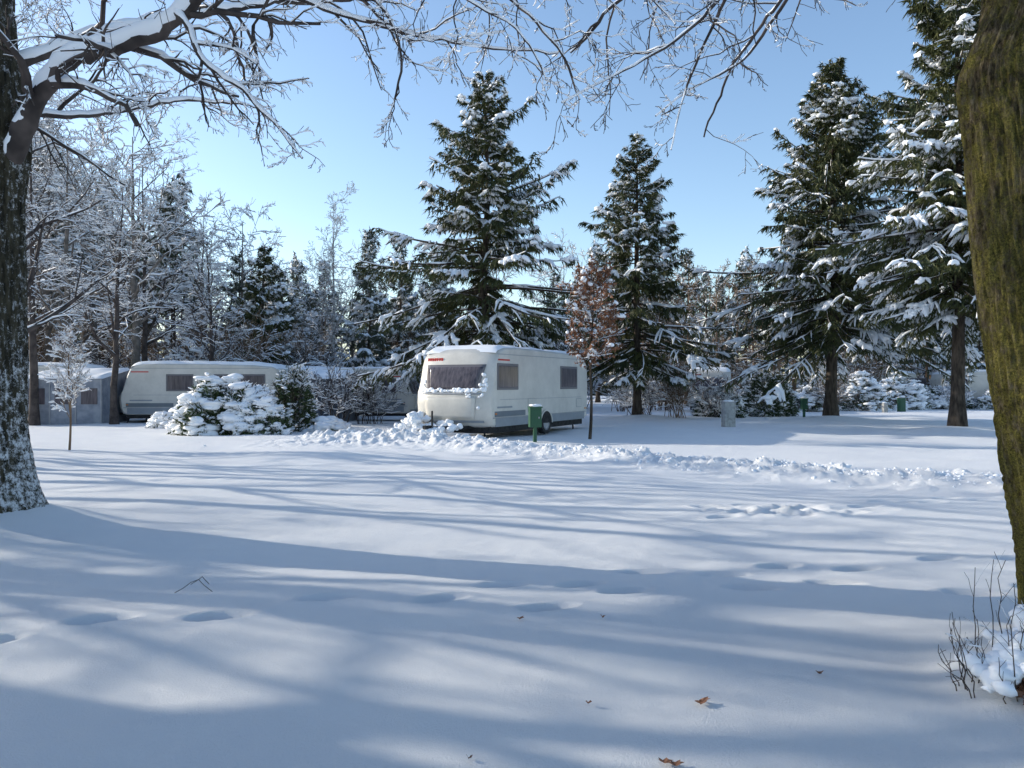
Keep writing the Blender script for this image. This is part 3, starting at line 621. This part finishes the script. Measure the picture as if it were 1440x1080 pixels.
    for q in range(7):
        wv=1.0-q*0.085; s0=fs(zz)+curve(wv)*np.clip(1-fs(zz)/1.2,0,1)-0.004
        box(mb,(s0,wv,zz),(0.02,0.055,0.085)); 
        if q%2: box(mb,(s0-0.002,wv-0.04,zz+0.028),(0.02,0.04,0.025))
    mb.obj('front_lettering',[REDD],root)
    mb=MB()
    for w in (-0.95,0.95): box(mb,(0.14,w,0.85),(0.06,0.10,0.05),0)
    mb.obj('marker_lamp',[AMB],root)
    mb=MB()
    for sg in (-1,1):
        P=np.array([[(2.5,sg*0.8,0.36),(0.3,sg*0.6,0.36),(-1.05,sg*0.06,0.40)]]); tubes(mb,P,np.full((1,3),0.045),4,0)
        for xx in (0.55,L-0.5): tubes(mb,np.array([[(xx,sg*0.85,0.4),(xx-0.12,sg*0.9,0.2),(xx-0.2,sg*0.95,-0.02)]]),np.full((1,3),0.03),4,0)
    box(mb,(-1.15,0,0.42),(0.3,0.09,0.09)); tubes(mb,np.array([[(-0.75,0.1,0.85),(-0.75,0.1,0.4),(-0.75,0.1,0.1)]]),np.full((1,3),0.03),6,0)
    box(mb,(L*0.5,0,0.29),(L-0.7,W-0.22,0.2)); mb.obj('drawbar_and_chassis',[BLACK],root)
    # roof snow
    rg=np.random.default_rng(int(L*10)); nx_,nw_=60,20
    xx=np.linspace(0.55,L-0.15,nx_); wv=np.linspace(-W/2+0.05,W/2-0.05,nw_); XX,WW=np.meshgrid(xx,wv)
    top=np.interp(XX,prof[8:16,0],prof[8:16,1])-0.05*(WW/(W/2))**2
    edge=np.clip(np.minimum(np.minimum(XX-0.55,L-0.15-XX)/0.25,(W/2-0.05-np.abs(WW))/0.12),0,1)**0.5
    Zt=top-0.02+edge*((0.06 if hero else 0.10)+0.06*fbm(XX*1.3,WW*1.6,5,3)); mb=MB(); i=(np.arange(nw_-1)[:,None]*nx_+np.arange(nx_-1)[None]).ravel()
    mb.add(np.stack([XX,WW,Zt],-1),np.stack([i,i+1,i+nx_+1,i+nx_],-1))
    if hero:
        nb=60; w=rg.uniform(-0.85,0.85,nb); z=rg.uniform(1.38,1.45,nb); C=np.column_stack([fs(z)+curve(w)-0.03,w,z]); blobs(mb,C,np.column_stack([rg.uniform(.02,.04,nb),rg.uniform(.05,.1,nb),rg.uniform(.02,.06,nb)]),rg)
        for (w0,z0,s0,nb) in ((-1.02,1.55,0.06,14),(0.98,1.5,0.035,6),(-0.99,1.3,0.05,7),(-0.6,1.26,0.035,8)):
            w=w0+rg.normal(size=nb)*0.05; z=z0+rg.normal(size=nb)*(0.16 if abs(w0)>.9 else .03); blobs(mb,np.column_stack([fs(z)+curve(w)-0.02,w,z]),np.full(nb,s0)*rg.uniform(.6,1.1,nb),rg)
        nb=70; t=rg.random(nb); C=np.column_stack([-1.25+1.3*t,rg.normal(size=nb)*(0.06+0.3*t),0.25+0.25*rg.random(nb)*t+0.05]); blobs(mb,C,rg.uniform(.05,.12,nb),rg)
        nb=110; w=rg.uniform(0.5,1.35,nb); C=np.column_stack([rg.uniform(-0.8,0.1,nb),w,rg.uniform(0.0,0.75,nb)*np.clip(1.5-abs(w-1.0)*2,0,1)]); blobs(mb,C,rg.uniform(.05,.14,nb),rg)
    mb.obj('roof_snow',[SNOW],root)
    mb=MB(); box(mb,(L*0.45,0,2.76*k),(0.5,0.5,0.14)); o=mb.obj('roof_vent',[WHITE],root); bevel(o,0.04,3)
    return root
caravan('parked_caravan',(-1.78,22.75,0.0),rad(62),7.3,2.5,2.74,hero=True)
caravan('parked_caravan.001',(-16.2,33.6,0),rad(3),6.7,2.3,2.5,wins=((2.0,3.1),(3.9,4.5),(5.0,6.0)))
caravan('parked_caravan.002',(-4.2,36.0,0),rad(176),5.6,2.3,2.3,wins=((0.8,1.5),(3.2,4.2)))
caravan('parked_caravan.003',(-14.2,39.5,0),rad(2),6,2.3,2.45)
caravan('parked_caravan.004',(10.9,44,0),rad(75),5.5,2.3,2.5)
caravan('parked_caravan.005',(34.5,52,0),rad(172),6.5,2.3,2.5)
caravan('parked_caravan.006',(21.5,54,0),rad(6),5.8,2.3,2.5)
caravan('parked_caravan.007',(-24.0,34.5,0),rad(8),6.0,2.3,2.5,wins=((2.0,3.1),(4.5,5.2)))

def awning(name,loc,rot,w,d,hb,hf,mat):
    root=empty(name,loc,rot); mb=MB()
    v=[(0,0,0),(w,0,0),(w,0,hf),(0,0,hf),(0,d,0),(w,d,0),(w,d,hb),(0,d,hb)]
    mb.add(v,[[0,1,2,3],[5,4,7,6],[4,0,3,7],[1,5,6,2]],0,False); mb.add(v,[[3,2,6,7]],0,False); mb.obj('canvas',[mat],root)
    mb=MB(); n1,n2=26,14; X_,Y_=np.meshgrid(np.linspace(-0.06,w+0.06,n1),np.linspace(-0.1,d,n2)); u=(Y_+0.1)/(d+0.1)
    e=np.clip(np.minimum(np.minimum(X_+0.06,w+0.06-X_),Y_+0.1)/0.15,0,1)**0.5
    Z_=hf+(hb-hf)*u+0.005+e*(0.11+0.06*fbm(X_*1.5,Y_*1.5,3,3))-0.10*np.sin(X_/w*np.pi*3)**2*0.5
    Z_=np.maximum(Z_,hf+(hb-hf)*u+0.01)
    i=(np.arange(n2-1)[:,None]*n1+np.arange(n1-1)[None]).ravel(); mb.add(np.stack([X_,Y_,Z_],-1),np.stack([i,i+1,i+n1+1,i+n1],-1)); mb.obj('roof_snow',[SNOW],root)
    mb=MB(); 
    for k in range(4):
        xk=w*k/3*0.98+0.02; box(mb,(xk,-0.02,hf/2),(0.04,0.03,hf))
    for k in range(3): box(mb,(w*(k+.5)/3,-0.012,hf*0.62),(w/3*0.62,0.02,hf*0.35),1)
    mb.obj('frame',[TRIM,GLASS],root)
awning('caravan_awning',(-9.7,33.2,0),rad(-2),2.7,2.6,2.25,1.8,TENT)
awning('caravan_awning.001',(-19.2,31.3,0),rad(4),3.0,2.6,2.2,1.8,TENTB)
awning('caravan_awning.002',(-9.4,38.6,0),rad(0),2.6,2.2,2.3,1.9,TENTB)

# ---------------------------------------------------------------- street furniture
def service_post(name,loc,h,w,mat,snowcap=True,kind=0):
    root=empty(name,(loc[0],loc[1],Hs(*loc)-0.03),rad(12)); mb=MB()
    if kind==0:   # box on a post
        box(mb,(0,0,h*0.25),(0.09,0.09,h*0.5),0); box(mb,(0,0,h*0.72),(w,w*0.7,h*0.55),0)
        box(mb,(0,-w*0.35-0.006,h*0.72),(w*0.8,0.012,h*0.42),1); box(mb,(w*0.25,-w*0.35-0.02,h*0.72),(0.03,0.02,0.05),2)
        box(mb,(0,-0.01,h+0.01),(w*1.12,w*0.85,0.035),0)
    else:
        box(mb,(0,0,h*0.5),(w,w*0.8,h),0); box(mb,(0,-w*0.4-0.006,h*0.62),(w*0.75,0.012,h*0.5),1); box(mb,(0,0,h+0.015),(w*1.1,w*0.9,0.03),2)
    o=mb.obj('cabinet',[mat,mat,TRIM],root); bevel(o,0.01)
    if snowcap:
        mb=MB(); r=np.random.default_rng(3); blobs(mb,[(0,0,h+0.045),(w*.15,0,h+.05)],[(w*.5,w*.38,.045),(w*.3,w*.3,.045)],r); mb.obj('snow_cap',[SNOW],root)
service_post('green_service_box',(0.62,21.5),0.95,0.32,GREENP)
service_post('electric_pillar',(8.15,30),0.95,0.42,CONC,True,1)
service_post('green_bollard',(13.2,36),0.85,0.28,GREENP,True)
service_post('green_bollard.001',(22.0,45),0.8,0.35,GREENP,True,1)
service_post('grey_bollard',(20.6,44),0.5,0.25,CONC,True,1)

# ---------------------------------------------------------------- light, sky, camera
w=bpy.data.worlds.new("World"); sc.world=w; w.use_nodes=True; nt=w.node_tree
bg=nt.nodes['Background']; sky=nt.nodes.new('ShaderNodeTexSky'); sky.sky_type='NISHITA'; sky.sun_disc=False
sky.sun_elevation=rad(SUN_EL); sky.sun_rotation=rad(SUN_AZ%360); sky.air_density=1.0; sky.dust_density=0.7; sky.ozone_density=2.2
hs=nt.nodes.new('ShaderNodeHueSaturation'); hs.inputs['Saturation'].default_value=1.0; hs.inputs['Value'].default_value=1.65
nt.links.new(sky.outputs[0],hs.inputs['Color']); nt.links.new(hs.outputs[0],bg.inputs[0]); bg.inputs[1].default_value=0.15
l=bpy.data.lights.new('sun','SUN'); l.energy=5; l.angle=rad(0.5); l.color=(1,0.93,0.80)
so=bpy.data.objects.new('sun',l); sc.collection.objects.link(so)
d=Vector((math.sin(rad(SUN_AZ))*math.cos(rad(SUN_EL)),math.cos(rad(SUN_AZ))*math.cos(rad(SUN_EL)),math.sin(rad(SUN_EL))))
so.rotation_euler=d.to_track_quat('Z','Y').to_euler(); so.location=(-20,10,20)
c=bpy.data.cameras.new('camera'); c.lens=28; c.sensor_width=36; c.clip_end=4000; c.clip_start=0.05
co=bpy.data.objects.new('camera',c); sc.collection.objects.link(co); co.location=(0,0,1.6); co.rotation_euler=(rad(90),0,0); sc.camera=co
sc.view_settings.view_transform='Standard'; sc.view_settings.look='None'; sc.view_settings.exposure=0
